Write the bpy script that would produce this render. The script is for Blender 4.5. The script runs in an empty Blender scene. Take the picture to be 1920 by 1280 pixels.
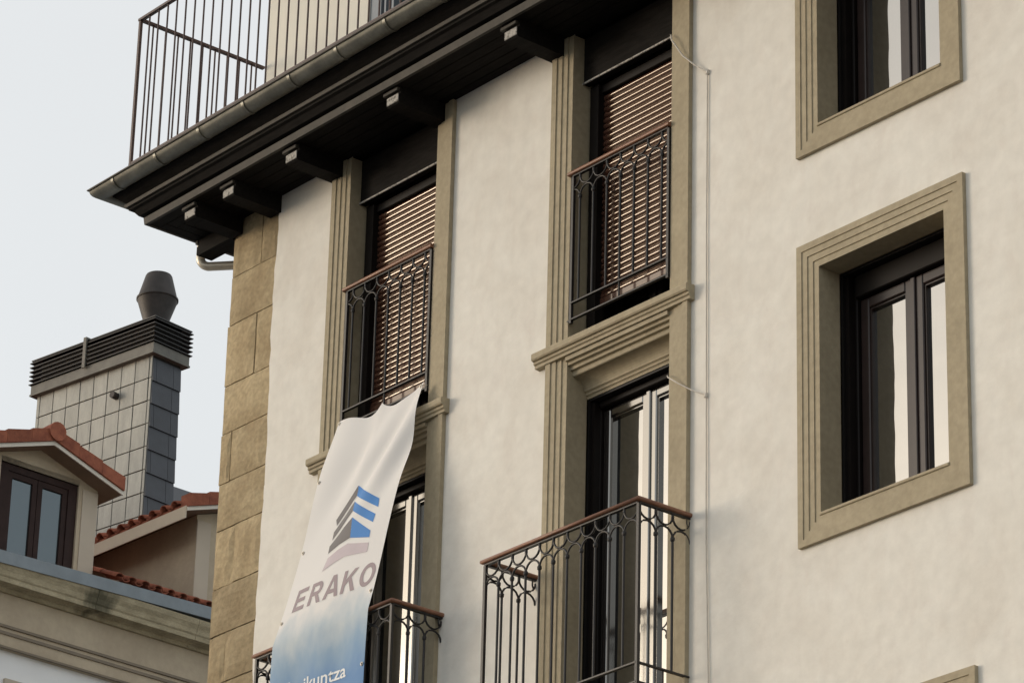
import bpy, bmesh, math, random
from mathutils import Vector, Matrix
random.seed(7)
SC = bpy.context.scene
COL = SC.collection
PI = math.pi
R_ = math.radians

# ------------------------------------------------------------------ camera
cam_d = bpy.data.cameras.new('camera')
cam_d.lens = 36 * 7272.3 / 1920
cam_d.sensor_width = 36
cam_d.clip_start = 0.1
cam_d.clip_end = 3000
cam = bpy.data.objects.new('camera', cam_d)
COL.objects.link(cam)
rt = Vector((0.63641874, 0.77094127, 0.02491458))
up = Vector((0.3005632, -0.27760583, 0.91246741))
fw = Vector((-0.71037522, 0.57322296, 0.40839013))
cm = Matrix((rt, up, -fw)).transposed().to_4x4()
cm.translation = Vector((22, -18, 1.6))
cam.matrix_world = cm
SC.camera = cam

# ------------------------------------------------------------------ sky, sun, exposure
SUN_EL, SUN_AZ = 9.0, 232.0          # azimuth clockwise from +Y
world = bpy.data.worlds.new('World')
SC.world = world
world.use_nodes = True
wn = world.node_tree
bg = wn.nodes['Background']
sky = wn.nodes.new('ShaderNodeTexSky')
sky.sky_type = 'NISHITA'
sky.sun_disc = False
sky.sun_elevation = R_(SUN_EL)
sky.sun_rotation = R_(SUN_AZ)
sky.dust_density = 2.0
tc = wn.nodes.new('ShaderNodeTexCoord')
cn = wn.nodes.new('ShaderNodeTexNoise')
cn.inputs['Scale'].default_value = 2.2
cn.inputs['Detail'].default_value = 5
cr = wn.nodes.new('ShaderNodeValToRGB')       # thin high overcast
cr.color_ramp.elements[0].position = 0.25
cr.color_ramp.elements[0].color = (5.15, 5.05, 4.85, 1)
cr.color_ramp.elements[1].position = 0.75
cr.color_ramp.elements[1].color = (6.5, 6.32, 5.92, 1)
ad = wn.nodes.new('ShaderNodeMixRGB')
ad.blend_type = 'ADD'
ad.inputs[0].default_value = 1.0
wn.links.new(tc.outputs['Generated'], cn.inputs['Vector'])
wn.links.new(cn.outputs['Fac'], cr.inputs['Fac'])
wn.links.new(sky.outputs[0], ad.inputs[1])
wn.links.new(cr.outputs[0], ad.inputs[2])
hs = wn.nodes.new('ShaderNodeHueSaturation')      # the overcast greys the sky
hs.inputs['Saturation'].default_value = 0.75
wn.links.new(ad.outputs[0], hs.inputs['Color'])
wn.links.new(hs.outputs[0], bg.inputs['Color'])
bg.inputs['Strength'].default_value = 0.12

sun_d = bpy.data.lights.new('sun', 'SUN')
sun_d.energy = 0.95
sun_d.angle = R_(20)
sun_d.color = (1.0, 0.91, 0.79)
sun = bpy.data.objects.new('sun', sun_d)
COL.objects.link(sun)
sd = Vector((math.sin(R_(SUN_AZ)) * math.cos(R_(SUN_EL)), math.cos(R_(SUN_AZ)) * math.cos(R_(SUN_EL)), math.sin(R_(SUN_EL))))
sun.rotation_euler = sd.to_track_quat('Z', 'Y').to_euler()
sun.location = sd * 60 + Vector((0, 0, 12))

SC.view_settings.view_transform = 'Standard'
SC.view_settings.look = 'None'
SC.view_settings.gamma = 1
SC.view_settings.use_curve_mapping = False
SC.view_settings.exposure = -0.13
SC.render.engine = 'CYCLES'
SC.cycles.use_denoising = True
SC.cycles.max_bounces = 6
SC.cycles.sample_clamp_indirect = 6

# ------------------------------------------------------------------ materials
def mat(name, col, rough=0.7, var=0.0, scale=3.0, col2=None, bump=0.0, bscale=40.0, metal=0.0, spec=0.5,
        stretch=(1, 1, 1), fine=0.0, coat=0.0, thr=(0.35, 0.65), dist=0.01):
    m = bpy.data.materials.new(name)
    m.use_nodes = True
    nt = m.node_tree
    b = nt.nodes['Principled BSDF']
    b.inputs['Roughness'].default_value = rough
    b.inputs['Metallic'].default_value = metal
    b.inputs['Specular IOR Level'].default_value = spec
    b.inputs['Coat Weight'].default_value = coat
    b.inputs['Coat Roughness'].default_value = 0.12
    geo = nt.nodes.new('ShaderNodeNewGeometry')
    mp = nt.nodes.new('ShaderNodeMapping')
    mp.inputs['Scale'].default_value = stretch
    nt.links.new(geo.outputs['Position'], mp.inputs['Vector'])
    c1 = (*col, 1)
    if col2 is None:
        col2 = tuple(max(0, c * (1 - var)) for c in col)
        c1 = (*[min(1, c * (1 + var * 0.6)) for c in col], 1)
    n1 = nt.nodes.new('ShaderNodeTexNoise')
    n1.inputs['Scale'].default_value = scale
    n1.inputs['Detail'].default_value = 6
    n1.inputs['Roughness'].default_value = 0.6
    nt.links.new(mp.outputs[0], n1.inputs['Vector'])
    r = nt.nodes.new('ShaderNodeValToRGB')
    r.color_ramp.elements[0].position, r.color_ramp.elements[1].position = thr
    r.color_ramp.elements[0].color = c1
    r.color_ramp.elements[1].color = (*col2, 1)
    nt.links.new(n1.outputs['Fac'], r.inputs['Fac'])
    out = r.outputs[0]
    if fine:
        n2 = nt.nodes.new('ShaderNodeTexNoise')
        n2.inputs['Scale'].default_value = scale * 9
        n2.inputs['Detail'].default_value = 4
        nt.links.new(mp.outputs[0], n2.inputs['Vector'])
        mr = nt.nodes.new('ShaderNodeMapRange')
        mr.inputs['From Min'].default_value = 0.3
        mr.inputs['From Max'].default_value = 0.7
        mr.inputs['To Min'].default_value = 1 - fine
        mr.inputs['To Max'].default_value = 1 + fine
        nt.links.new(n2.outputs['Fac'], mr.inputs['Value'])
        mx = nt.nodes.new('ShaderNodeVectorMath')
        mx.operation = 'SCALE'
        nt.links.new(out, mx.inputs[0])
        nt.links.new(mr.outputs[0], mx.inputs['Scale'])
        out = mx.outputs[0]
    nt.links.new(out, b.inputs['Base Color'])
    if bump:
        n3 = nt.nodes.new('ShaderNodeTexNoise')
        n3.inputs['Scale'].default_value = bscale
        n3.inputs['Detail'].default_value = 5
        nt.links.new(mp.outputs[0], n3.inputs['Vector'])
        bp = nt.nodes.new('ShaderNodeBump')
        bp.inputs['Strength'].default_value = bump
        bp.inputs['Distance'].default_value = dist
        nt.links.new(n3.outputs['Fac'], bp.inputs['Height'])
        nt.links.new(bp.outputs[0], b.inputs['Normal'])
    return m

def per_object(m, amount=0.25):
    """small brightness shift from piece to piece"""
    nt = m.node_tree
    b = nt.nodes['Principled BSDF']
    src = b.inputs['Base Color'].links[0].from_socket
    oi = nt.nodes.new('ShaderNodeObjectInfo')
    mr = nt.nodes.new('ShaderNodeMapRange')
    mr.inputs['To Min'].default_value = 1 - amount
    mr.inputs['To Max'].default_value = 1 + amount
    nt.links.new(oi.outputs['Random'], mr.inputs['Value'])
    v = nt.nodes.new('ShaderNodeVectorMath')
    v.operation = 'SCALE'
    nt.links.new(src, v.inputs[0])
    nt.links.new(mr.outputs[0], v.inputs['Scale'])
    nt.links.new(v.outputs[0], b.inputs['Base Color'])
    return m

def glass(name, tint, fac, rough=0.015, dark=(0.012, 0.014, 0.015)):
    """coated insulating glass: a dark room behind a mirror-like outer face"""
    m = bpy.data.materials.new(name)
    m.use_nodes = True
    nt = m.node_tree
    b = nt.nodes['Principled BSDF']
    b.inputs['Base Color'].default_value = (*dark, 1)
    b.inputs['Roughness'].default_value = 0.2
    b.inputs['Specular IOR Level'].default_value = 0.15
    g = nt.nodes.new('ShaderNodeBsdfGlossy')
    g.inputs['Color'].default_value = (*tint, 1)
    g.inputs['Roughness'].default_value = rough
    if rough < 0.05:                                   # panes are never quite flat
        geo = nt.nodes.new('ShaderNodeNewGeometry')
        nz = nt.nodes.new('ShaderNodeTexNoise'); nz.inputs['Scale'].default_value = 3.5; nz.inputs['Detail'].default_value = 1
        nt.links.new(geo.outputs['Position'], nz.inputs['Vector'])
        bp = nt.nodes.new('ShaderNodeBump'); bp.inputs['Strength'].default_value = 0.5; bp.inputs['Distance'].default_value = 0.003
        nt.links.new(nz.outputs['Fac'], bp.inputs['Height']); nt.links.new(bp.outputs[0], g.inputs['Normal'])
    mx = nt.nodes.new('ShaderNodeMixShader')
    mx.inputs[0].default_value = fac
    nt.links.new(b.outputs[0], mx.inputs[1])
    nt.links.new(g.outputs[0], mx.inputs[2])
    nt.links.new(mx.outputs[0], nt.nodes['Material Output'].inputs['Surface'])
    return m

M = {}
M['stucco'] = mat('stucco', (0.78, 0.76, 0.705), 0.9, scale=0.9, col2=(0.745, 0.722, 0.668), bump=0.24, bscale=11, fine=0.045, dist=0.016, spec=0.2)
def weather(m, amt, scale, stretch, lo=0.4, hi=0.75, tint=(0.80, 0.76, 0.72)):
    nt = m.node_tree; b = nt.nodes['Principled BSDF']
    src = b.inputs['Base Color'].links[0].from_socket
    geo = nt.nodes.new('ShaderNodeNewGeometry'); mp = nt.nodes.new('ShaderNodeMapping'); mp.inputs['Scale'].default_value = stretch
    nt.links.new(geo.outputs['Position'], mp.inputs['Vector'])
    nz = nt.nodes.new('ShaderNodeTexNoise'); nz.inputs['Scale'].default_value = scale; nz.inputs['Detail'].default_value = 7
    nz.inputs['Roughness'].default_value = 0.62; nz.inputs['Distortion'].default_value = 0.6
    nt.links.new(mp.outputs[0], nz.inputs['Vector'])
    mr = nt.nodes.new('ShaderNodeMapRange'); mr.inputs['From Min'].default_value = lo; mr.inputs['From Max'].default_value = hi
    mr.inputs['To Max'].default_value = amt
    nt.links.new(nz.outputs['Fac'], mr.inputs['Value'])
    mx = nt.nodes.new('ShaderNodeMixRGB'); mx.blend_type = 'MULTIPLY'; mx.inputs[2].default_value = (*tint, 1)
    nt.links.new(mr.outputs[0], mx.inputs[0]); nt.links.new(src, mx.inputs[1]); nt.links.new(mx.outputs[0], b.inputs['Base Color'])
weather(M['stucco'], 0.42, 1.7, (1, 1, 1))
weather(M['stucco'], 0.34, 5.0, (1.0, 1, 0.5), 0.5, 0.8, (0.84, 0.78, 0.77))
weather(M['stucco'], 0.14, 3.0, (2.6, 1, 0.16), 0.5, 0.8, (0.85, 0.83, 0.80))
M['trim'] = mat('surround_paint', (0.395, 0.338, 0.235), 0.75, scale=2.2, col2=(0.35, 0.298, 0.205), bump=0.3, bscale=45, fine=0.09, dist=0.004, spec=0.3)
weather(M['trim'], 0.35, 3.0, (1, 1, 0.6), 0.45, 0.8, (0.75, 0.72, 0.68))
M['stone'] = per_object(mat('sandstone', (0.42, 0.34, 0.215), 0.9, scale=2.6, col2=(0.32, 0.248, 0.15), bump=0.6, bscale=26, fine=0.15, dist=0.012, spec=0.2), 0.19)
M['mortar'] = mat('mortar', (0.30, 0.25, 0.17), 0.95, 0.2, 8, bump=0.4)
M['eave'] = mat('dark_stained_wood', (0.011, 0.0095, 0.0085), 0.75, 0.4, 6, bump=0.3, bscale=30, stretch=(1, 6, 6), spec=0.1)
M['eave_edge'] = mat('eave_edge_brown', (0.055, 0.049, 0.041), 0.6, 0.3, 5, spec=0.25, bump=0.2, bscale=30)  # paler brown than the soffit wood
M['corbel_end'] = mat('end_grain_and_lit_edge', (0.42, 0.40, 0.37), 0.8, scale=38, col2=(0.14, 0.13, 0.115), bump=0.3, fine=0.2, thr=(0.5, 0.62))  # speckled corbel ends; also the painted light on the lintel's lower edge
M['zinc'] = mat('old_zinc', (0.15, 0.15, 0.13), 0.42, 0.3, 4, metal=0.55, bump=0.15, bscale=18, fine=0.12)
M['zinc_lip'] = mat('dark_zinc_lip', (0.07, 0.063, 0.055), 0.5, 0.2, 6, metal=0.3)
M['iron'] = mat('wrought_iron', (0.017, 0.015, 0.015), 0.45, 0.2, 30, spec=0.45, bump=0.2, bscale=120)
M['rail_wood'] = mat('varnished_handrail', (0.235, 0.105, 0.058), 0.42, 0.3, 4, stretch=(3, 3, 30), bump=0.15, bscale=40)
M['terrace_iron'] = mat('brown_painted_iron', (0.075, 0.042, 0.036), 0.5, 0.2, 20)
M['shutter'] = glass('brown_shutter', (0.95, 0.86, 0.76), 0.135, 0.07, (0.085, 0.039, 0.026))
M['dark_frame'] = mat('dark_brown_frame', (0.008, 0.006, 0.0055), 0.5, 0.2, 8, spec=0.15)
M['win_frame'] = mat('brown_window_frame', (0.03, 0.019, 0.017), 0.33, 0.2, 8, spec=0.4, coat=0.05)
M['door_frame'] = glass('lacquered_door_frame', (1.0, 0.97, 0.91), 0.27, 0.1, (0.022, 0.019, 0.017))
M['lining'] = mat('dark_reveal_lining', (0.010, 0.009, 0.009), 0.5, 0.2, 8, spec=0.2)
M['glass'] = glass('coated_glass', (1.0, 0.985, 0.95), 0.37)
M['glass_far'] = glass('dormer_glass', (0.82, 0.95, 1.0), 0.11, dark=(0.03, 0.04, 0.045))
M['upper_wall'] = mat('upper_stucco', (0.72, 0.695, 0.62), 0.9, 0.05, 1.2, bump=0.2, bscale=20)
M['upper_frame'] = mat('grey_aluminium', (0.17, 0.19, 0.215), 0.4, 0.05, 5, metal=0.2)
M['inox'] = mat('galvanised_pipe', (0.6, 0.56, 0.48), 0.35, 0.1, 10, metal=0.35)
M['cable'] = mat('grey_cable', (0.58, 0.54, 0.48), 0.6, 0.1, 10)
M['asphalt'] = mat('asphalt', (0.05, 0.05, 0.052), 0.9, 0.2, 1.5, bump=0.5, bscale=60)
M['pavement'] = mat('paving', (0.27, 0.25, 0.225), 0.9, 0.15, 2, bump=0.3)
M['roof_tar'] = mat('terrace_floor', (0.22, 0.2, 0.18), 0.9, 0.1, 2)
# the neighbour
M['n_white'] = mat('white_wall', (0.74, 0.75, 0.76), 0.9, 0.04, 1, bump=0.2)
M['n_beige'] = mat('beige_render', (0.46, 0.39, 0.29), 0.9, scale=1.4, col2=(0.39, 0.325, 0.24), bump=0.25, fine=0.05)
M['n_band'] = mat('brown_band', (0.20, 0.165, 0.125), 0.9, 0.1, 3)
M['n_stone'] = mat('cornice_stone', (0.42, 0.365, 0.25), 0.9, scale=3, col2=(0.29, 0.25, 0.165), bump=0.5, fine=0.14, stretch=(1, 1, 3))
def stain(m, centre, size, col):
    nt = m.node_tree; b = nt.nodes['Principled BSDF']
    src = b.inputs['Base Color'].links[0].from_socket
    geo = nt.nodes.new('ShaderNodeNewGeometry')
    mp = nt.nodes.new('ShaderNodeMapping'); mp.vector_type = 'TEXTURE'
    mp.inputs['Location'].default_value = centre; mp.inputs['Scale'].default_value = size
    nt.links.new(geo.outputs['Position'], mp.inputs['Vector'])
    ln = nt.nodes.new('ShaderNodeVectorMath'); ln.operation = 'LENGTH'; nt.links.new(mp.outputs[0], ln.inputs[0])
    nz = nt.nodes.new('ShaderNodeTexNoise'); nz.inputs['Scale'].default_value = 9; nz.inputs['Detail'].default_value = 5
    mp2 = nt.nodes.new('ShaderNodeMapping'); mp2.inputs['Scale'].default_value = (1, 1, 0.3)
    nt.links.new(geo.outputs['Position'], mp2.inputs['Vector']); nt.links.new(mp2.outputs[0], nz.inputs['Vector'])
    ma = nt.nodes.new('ShaderNodeMath'); ma.operation = 'MULTIPLY_ADD'; ma.inputs[1].default_value = 1.6
    nt.links.new(nz.outputs['Fac'], ma.inputs[0]); nt.links.new(ln.outputs['Value'], ma.inputs[2])
    mr = nt.nodes.new('ShaderNodeMapRange'); mr.inputs['From Min'].default_value = 1.2; mr.inputs['From Max'].default_value = 1.9
    mr.inputs['To Min'].default_value = 0.8; mr.inputs['To Max'].default_value = 0.0
    nt.links.new(ma.outputs[0], mr.inputs['Value'])
    mx = nt.nodes.new('ShaderNodeMixRGB'); mx.inputs[2].default_value = (*col, 1)
    nt.links.new(mr.outputs[0], mx.inputs[0]); nt.links.new(src, mx.inputs[1]); nt.links.new(mx.outputs[0], b.inputs['Base Color'])
stain(M['n_stone'], (-17.76, 7.38, 18.79), (0.5, 0.30, 0.26), (0.035, 0.035, 0.018))
M['n_flash'] = mat('blue_grey_metal', (0.20, 0.235, 0.265), 0.5, 0.12, 4, metal=0.1)
M['n_frame'] = mat('dormer_brown', (0.032, 0.018, 0.016), 0.6, 0.2, 6, spec=0.15)
M['n_soffit'] = mat('brown_soffit', (0.21, 0.15, 0.105), 0.85, 0.1, 3)
M['n_board'] = mat('cream_board', (0.52, 0.45, 0.35), 0.8, 0.05, 3)
M['n_trim'] = mat('white_board', (0.66, 0.62, 0.55), 0.7, 0.05, 3)
M['n_pilaster'] = mat('pilaster_render', (0.46, 0.40, 0.325), 0.9, 0.05, 2)
M['terracotta'] = per_object(mat('terracotta', (0.30, 0.105, 0.062), 0.85, scale=7, col2=(0.2, 0.066, 0.042), bump=0.4, fine=0.1, spec=0.2), 0.2)
M['slate'] = per_object(mat('fibre_slate', (0.325, 0.33, 0.295), 0.45, scale=4, col2=(0.25, 0.255, 0.23), bump=0.15, bscale=30, fine=0.08, stretch=(2, 2, 0.6)), 0.1)
M['slate_dark'] = per_object(mat('dark_slate_and_shade', (0.038, 0.044, 0.055), 0.5, 0.15, 5, bump=0.15), 0.15)  # ridge's own dark slate; on the chimney end, shade put into the colour
M['slate_back'] = mat('slate_joint', (0.02, 0.018, 0.016), 0.9, 0.2, 5)
M['louvre'] = mat('black_louvre', (0.03, 0.029, 0.028), 0.5, 0.2, 5)
M['band'] = mat('cap_band', (0.125, 0.122, 0.105), 0.6, 0.25, 5, bump=0.1)
M['cowl'] = mat('sooty_steel', (0.032, 0.027, 0.025), 0.6, 0.35, 6, metal=0.2, bump=0.1)

# ------------------------------------------------------------------ mesh helpers
class MB:
    def __init__(s):
        s.v, s.f, s.sm, s.mi = [], [], [], []
    def face(s, idx, smooth=False, mi=0):
        s.f.append(idx); s.sm.append(smooth); s.mi.append(mi)
    def box(s, x0, x1, y0, y1, z0, z1, mi=0):
        b = len(s.v)
        s.v += [(x, y, z) for x in (x0, x1) for y in (y0, y1) for z in (z0, z1)]
        for q in ((0, 1, 3, 2), (4, 6, 7, 5), (0, 4, 5, 1), (2, 3, 7, 6), (0, 2, 6, 4), (1, 5, 7, 3)):
            s.face([b + i for i in q], False, mi)
        return s
    def cbox(s, x0, x1, y0, y1, z0, z1, c=0.006):
        """box with chamfered edges on the -Y face"""
        b = len(s.v)
        s.v += [(x0, y1, z0), (x1, y1, z0), (x1, y1, z1), (x0, y1, z1),
                (x0, y0 + c, z0), (x1, y0 + c, z0), (x1, y0 + c, z1), (x0, y0 + c, z1),
                (x0 + c, y0, z0 + c), (x1 - c, y0, z0 + c), (x1 - c, y0, z1 - c), (x0 + c, y0, z1 - c)]
        for q in ((0, 3, 2, 1), (8, 9, 10, 11)):
            s.face([b + i for i in q])
        for i in range(4):
            j = (i + 1) % 4
            s.face([b + i, b + j, b + 4 + j, b + 4 + i])
            s.face([b + 4 + i, b + 4 + j, b + 8 + j, b + 8 + i])
        return s
    def tube(s, pts, r, n=6, closed=False, caps=True, radii=None):
        pts = [Vector(p) for p in pts]
        b0 = len(s.v)
        m = len(pts)
        prev = None
        for i, p in enumerate(pts):
            if i == 0: t = pts[1] - p
            elif i == m - 1: t = p - pts[i - 1]
            else: t = (pts[i + 1] - p).normalized() + (p - pts[i - 1]).normalized()
            t.normalize()
            ref = Vector((0, 1, 0)) if abs(t.y) < 0.9 else Vector((0, 0, 1))
            a = t.cross(ref).normalized()
            c = t.cross(a).normalized()
            rr = radii[i] if radii else r
            for k in range(n):
                an = 2 * PI * (k + 0.5) / n
                s.v.append(tuple(p + a * (rr * math.cos(an)) + c * (rr * math.sin(an))))
        for i in range(m - 1):
            for k in range(n):
                l = (k + 1) % n
                s.face([b0 + i * n + k, b0 + i * n + l, b0 + (i + 1) * n + l, b0 + (i + 1) * n + k], n > 4)
        if caps:
            s.cap([b0 + k for k in range(n)][::-1])
            s.cap([b0 + (m - 1) * n + k for k in range(n)])
        return s
    def cap(s, idx):
        b = len(s.v)
        s.v += [s.v[i] for i in idx]
        s.face([b + i for i in range(len(idx))])
    def sweep(s, prof, frames, caps=True, smooth=False, closed=True):
        """prof: list of (a, b); frames: list of functions (a, b) -> xyz"""
        b0 = len(s.v)
        n = len(prof)
        for fr in frames:
            s.v += [tuple(fr(a, b)) for a, b in prof]
        for i in range(len(frames) - 1):
            for k in range(n if closed else n - 1):
                l = (k + 1) % n
                s.face([b0 + i * n + k, b0 + i * n + l, b0 + (i + 1) * n + l, b0 + (i + 1) * n + k], smooth)
        if caps and closed:
            s.cap([b0 + k for k in range(n)][::-1])
            s.cap([b0 + (len(frames) - 1) * n + k for k in range(n)])
        return s
    def lathe(s, prof, cx, cy, n=24):
        b0 = len(s.v)
        for r, z in prof:
            s.v += [(cx + r * math.cos(2 * PI * k / n), cy + r * math.sin(2 * PI * k / n), z) for k in range(n)]
        for i in range(len(prof) - 1):
            for k in range(n):
                l = (k + 1) % n
                s.face([b0 + i * n + k, b0 + i * n + l, b0 + (i + 1) * n + l, b0 + (i + 1) * n + k], True)
        s.cap([b0 + k for k in range(n)][::-1])
        s.cap([b0 + (len(prof) - 1) * n + k for k in range(n)])
        return s
    def mesh(s, name, mats, fix=True):
        me = bpy.data.meshes.new(name)
        me.from_pydata(s.v, [], s.f)
        me.polygons.foreach_set('use_smooth', s.sm)
        me.polygons.foreach_set('material_index', s.mi)
        for m_ in (mats if isinstance(mats, (list, tuple)) else [mats]):
            me.materials.append(m_)
        if fix:
            bm = bmesh.new(); bm.from_mesh(me)
            bmesh.ops.recalc_face_normals(bm, faces=bm.faces[:])
            bm.to_mesh(me); bm.free()
        me.update()
        return me
    def build(s, name, mats, parent=None, loc=(0, 0, 0), fix=True):
        return put(name, s.mesh(name, mats, fix), parent, loc)

def put(name, me, parent=None, loc=(0, 0, 0), rot=(0, 0, 0)):
    o = bpy.data.objects.new(name, me)
    COL.objects.link(o)
    o.location = loc
    o.rotation_euler = rot
    if parent: o.parent = parent
    return o

def thing(name, label, cat, loc=(0, 0, 0), rz=0):
    o = bpy.data.objects.new(name, None)
    COL.objects.link(o)
    o.location = loc
    o.rotation_euler = (0, 0, rz)
    o['label'] = label
    o['category'] = cat
    return o

def node(name, parent, loc=(0, 0, 0), rz=0):
    """an Empty that carries the sub-parts of a part"""
    o = bpy.data.objects.new(name, None)
    COL.objects.link(o)
    o.parent = parent
    o.location = loc
    o.rotation_euler = (0, 0, rz)
    return o

def structure(name, mb, m):
    o = mb.build(name, m)
    o['kind'] = 'structure'
    return o

# ------------------------------------------------------------------ ground
g = MB(); g.v = [(-600, -600, 0), (600, -600, 0), (600, 600, 0), (-600, 600, 0)]; g.face([0, 1, 2, 3])
structure('street', g, M['asphalt'])
g = MB(); g.box(-4.4 - 2.2, 40, -3.0, 0.0, 0.004, 0.13); g.box(-4.4 - 2.2, -4.4, 0.0, 30, 0.004, 0.13)
structure('pavement', g, M['pavement'])
g = MB(); g.box(-17.9, -16.0, -25, 40, 0.004, 0.13)
structure('far_pavement', g, M['pavement'])

# ------------------------------------------------------------------ main building
B = thing('apartment_building', 'cream stucco apartment building with olive window surrounds and iron balconies', 'building')
XL, XS, XR = -4.40, -3.69, 14.0          # stone edge, plaster edge, right end
BAYS = [(-2.60, -1.375), (0.41, 1.63)]   # door bays
WX = (3.285, 4.57)                       # window opening
DOOR = (10.80, 13.745)
TOPDOOR = (14.17, 16.93)
WIN = [(11.885, 13.845), (15.015, 16.56), (8.18, 10.14)]
OPEN = []
for a, b in BAYS:
    OPEN += [(a, b, DOOR[0], 14.04), (a, b, TOPDOOR[0], 17.0), (a, b, 7.3, 10.5)]
for z0, z1 in WIN: OPEN.append((*WX, z0, z1))
for dx in (3.2, 6.4):
    for z0, z1 in WIN: OPEN.append((WX[0] + dx, WX[1] + dx, z0, z1))

def stucco_wall():
    mb = MB()
    xs = sorted({XS, XR, *[o[0] for o in OPEN], *[o[1] for o in OPEN]})
    zs = sorted({0.0, 17.2, *[o[2] for o in OPEN], *[o[3] for o in OPEN], *[10 + 0.13 * i for i in range(55)]})
    ix = {}
    def vid(i, j):
        if (i, j) not in ix:
            x, z = xs[i], zs[j]
            if i == 0 and z > 9: x += 0.014 * math.sin(z * 2.3) + random.uniform(-0.012, 0.012)
            ix[(i, j)] = len(mb.v); mb.v.append((x, 0.0, z))
        return ix[(i, j)]
    for i in range(len(xs) - 1):
        for j in range(len(zs) - 1):
            cx, cz = (xs[i] + xs[i + 1]) / 2, (zs[j] + zs[j + 1]) / 2
            if any(o[0] < cx < o[1] and o[2] < cz < o[3] for o in OPEN): continue
            mb.face([vid(i, j), vid(i + 1, j), vid(i + 1, j + 1), vid(i, j + 1)])
    b = len(mb.v)                                         # plaster edge turned in against the stone
    for j in range(len(zs)):
        x, y, z = mb.v[ix[(0, j)]]
        mb.v.append((x + 0.004, 0.03, z))
    for j in range(len(zs) - 1):
        mb.face([ix[(0, j)], ix[(0, j + 1)], b + j + 1, b + j])
    return mb.build('stucco_wall', M['stucco'], B, fix=False)
stucco_wall()
mb = MB()                                                 # core, side and back walls
mb.box(XL + 0.02, XR, 0.55, 11, 0, 17.15)
mb.box(XL + 0.02, XS - 0.02, 0.09, 0.55, 0, 17.15)
mb.build('core_wall', M['mortar'], B)
mb = MB(); mb.box(XR + 0.001, XR + 0.3, 0.0, 11, 0, 17.2); mb.build('side_wall', M['stucco'], B)
mb = MB(); mb.box(XL + 0.010, XL + 0.019, 0.31, 11, 0, 17.1); mb.build('side_wall', M['stucco'], B)

# stone quoins, one block at a time
def stone_block(x0, x1, z0, z1):
    mb = MB()
    nx, nz = 5, 4
    g_ = 0.005
    x0 += g_; x1 -= g_; z0 += g_; z1 -= g_
    b = len(mb.v)
    off = random.uniform(-0.004, 0.006)
    for j in range(nz + 1):
        for i in range(nx + 1):
            x = x0 + (x1 - x0) * i / nx
            z = z0 + (z1 - z0) * j / nz
            edge = i in (0, nx) or j in (0, nz)
            y = 0.006 + off + (0.014 if edge else random.uniform(-0.004, 0.005))
            if edge: x += random.uniform(-0.003, 0.003); z += random.uniform(-0.003, 0.003)
            mb.v.append((x, y, z))
    w = nx + 1
    for j in range(nz):
        for i in range(nx):
            mb.face([b + j * w + i, b + j * w + i + 1, b + (j + 1) * w + i + 1, b + (j + 1) * w + i], False)
    ring = [i for i in range(w)] + [j * w + nx for j in range(1, nz + 1)] + [nz * w + i for i in range(nx - 1, -1, -1)] + [j * w for j in range(nz - 1, 0, -1)]
    c = len(mb.v)
    for r in ring:
        x, y, z = mb.v[b + r]; mb.v.append((x, 0.3, z))
    n = len(ring)
    for k in range(n):
        l = (k + 1) % n
        mb.face([b + ring[k], c + k, c + l, b + ring[l]])
    mb.face([c + k for k in range(n)])
    return mb.build('stone_block', M['stone'], Q)
Q = node('stone_quoin', B)
courses = [17.0, 16.40, 15.92, 15.325, 14.86, 14.38, 13.935, 13.39, 12.947, 12.493, 12.03, 11.55, 11.05, 10.6]
splits = {0: [-3.955], 2: [-3.965], 4: [-4.245], 6: [-4.11], 8: [-4.165], 10: [-4.0], 12: [-4.2]}
for i in range(len(courses) - 1):
    xs = [XL + random.uniform(-0.012, 0.008)] + splits.get(i, []) + [XS + 0.012]
    for a, b in zip(xs, xs[1:]): stone_block(a, b, courses[i + 1], courses[i])
z = 10.6
while z > 0.2:
    stone_block(XL, XS + 0.012, max(z - 0.52, 0.0), z); z -= 0.52
mb = MB(); mb.box(XL + 0.03, XS, 0.032, 0.2, 0, 17.0); mb.build('quoin_mortar', M['mortar'], Q)

# stepped picture-frame surrounds: outer band proud, each step back towards the opening
def surround(x0, x1, z0, z1, w, proud, nb=4, top=True, bottom=True, base=0.004):
    mb = MB()
    prof = []
    bw = w / nb
    for k in range(nb):
        y = -proud + (proud - 0.012) * k / (nb - 1)
        prof += [(w - k * bw, y), (w - (k + 1) * bw, y)]
    prof = [(w, base)] + prof + [(0.0, 0.20)]
    def at(sx, sz):
        cx = x0 if sx < 0 else x1
        cz = z0 if sz < 0 else z1
        return lambda a, y: (cx + sx * a, y, cz + sz * a)
    if top and bottom:
        cs = [at(-1, -1), at(-1, 1), at(1, 1), at(1, -1), at(-1, -1)]
        mb.sweep(prof, cs, caps=False, closed=False)
    else:
        for sx in (-1, 1):
            cx = x0 if sx < 0 else x1
            mb.sweep(prof, [lambda a, y: (cx + sx * a, y, z0), lambda a, y: (cx + sx * a, y, z1)], caps=False, closed=False)
    return mb.build('window_surround', M['trim'], B)

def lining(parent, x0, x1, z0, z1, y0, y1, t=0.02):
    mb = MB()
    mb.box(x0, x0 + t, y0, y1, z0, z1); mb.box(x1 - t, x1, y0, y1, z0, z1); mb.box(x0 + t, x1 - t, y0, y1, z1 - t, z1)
    return mb.build('reveal_lining', M['lining'], parent)

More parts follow.
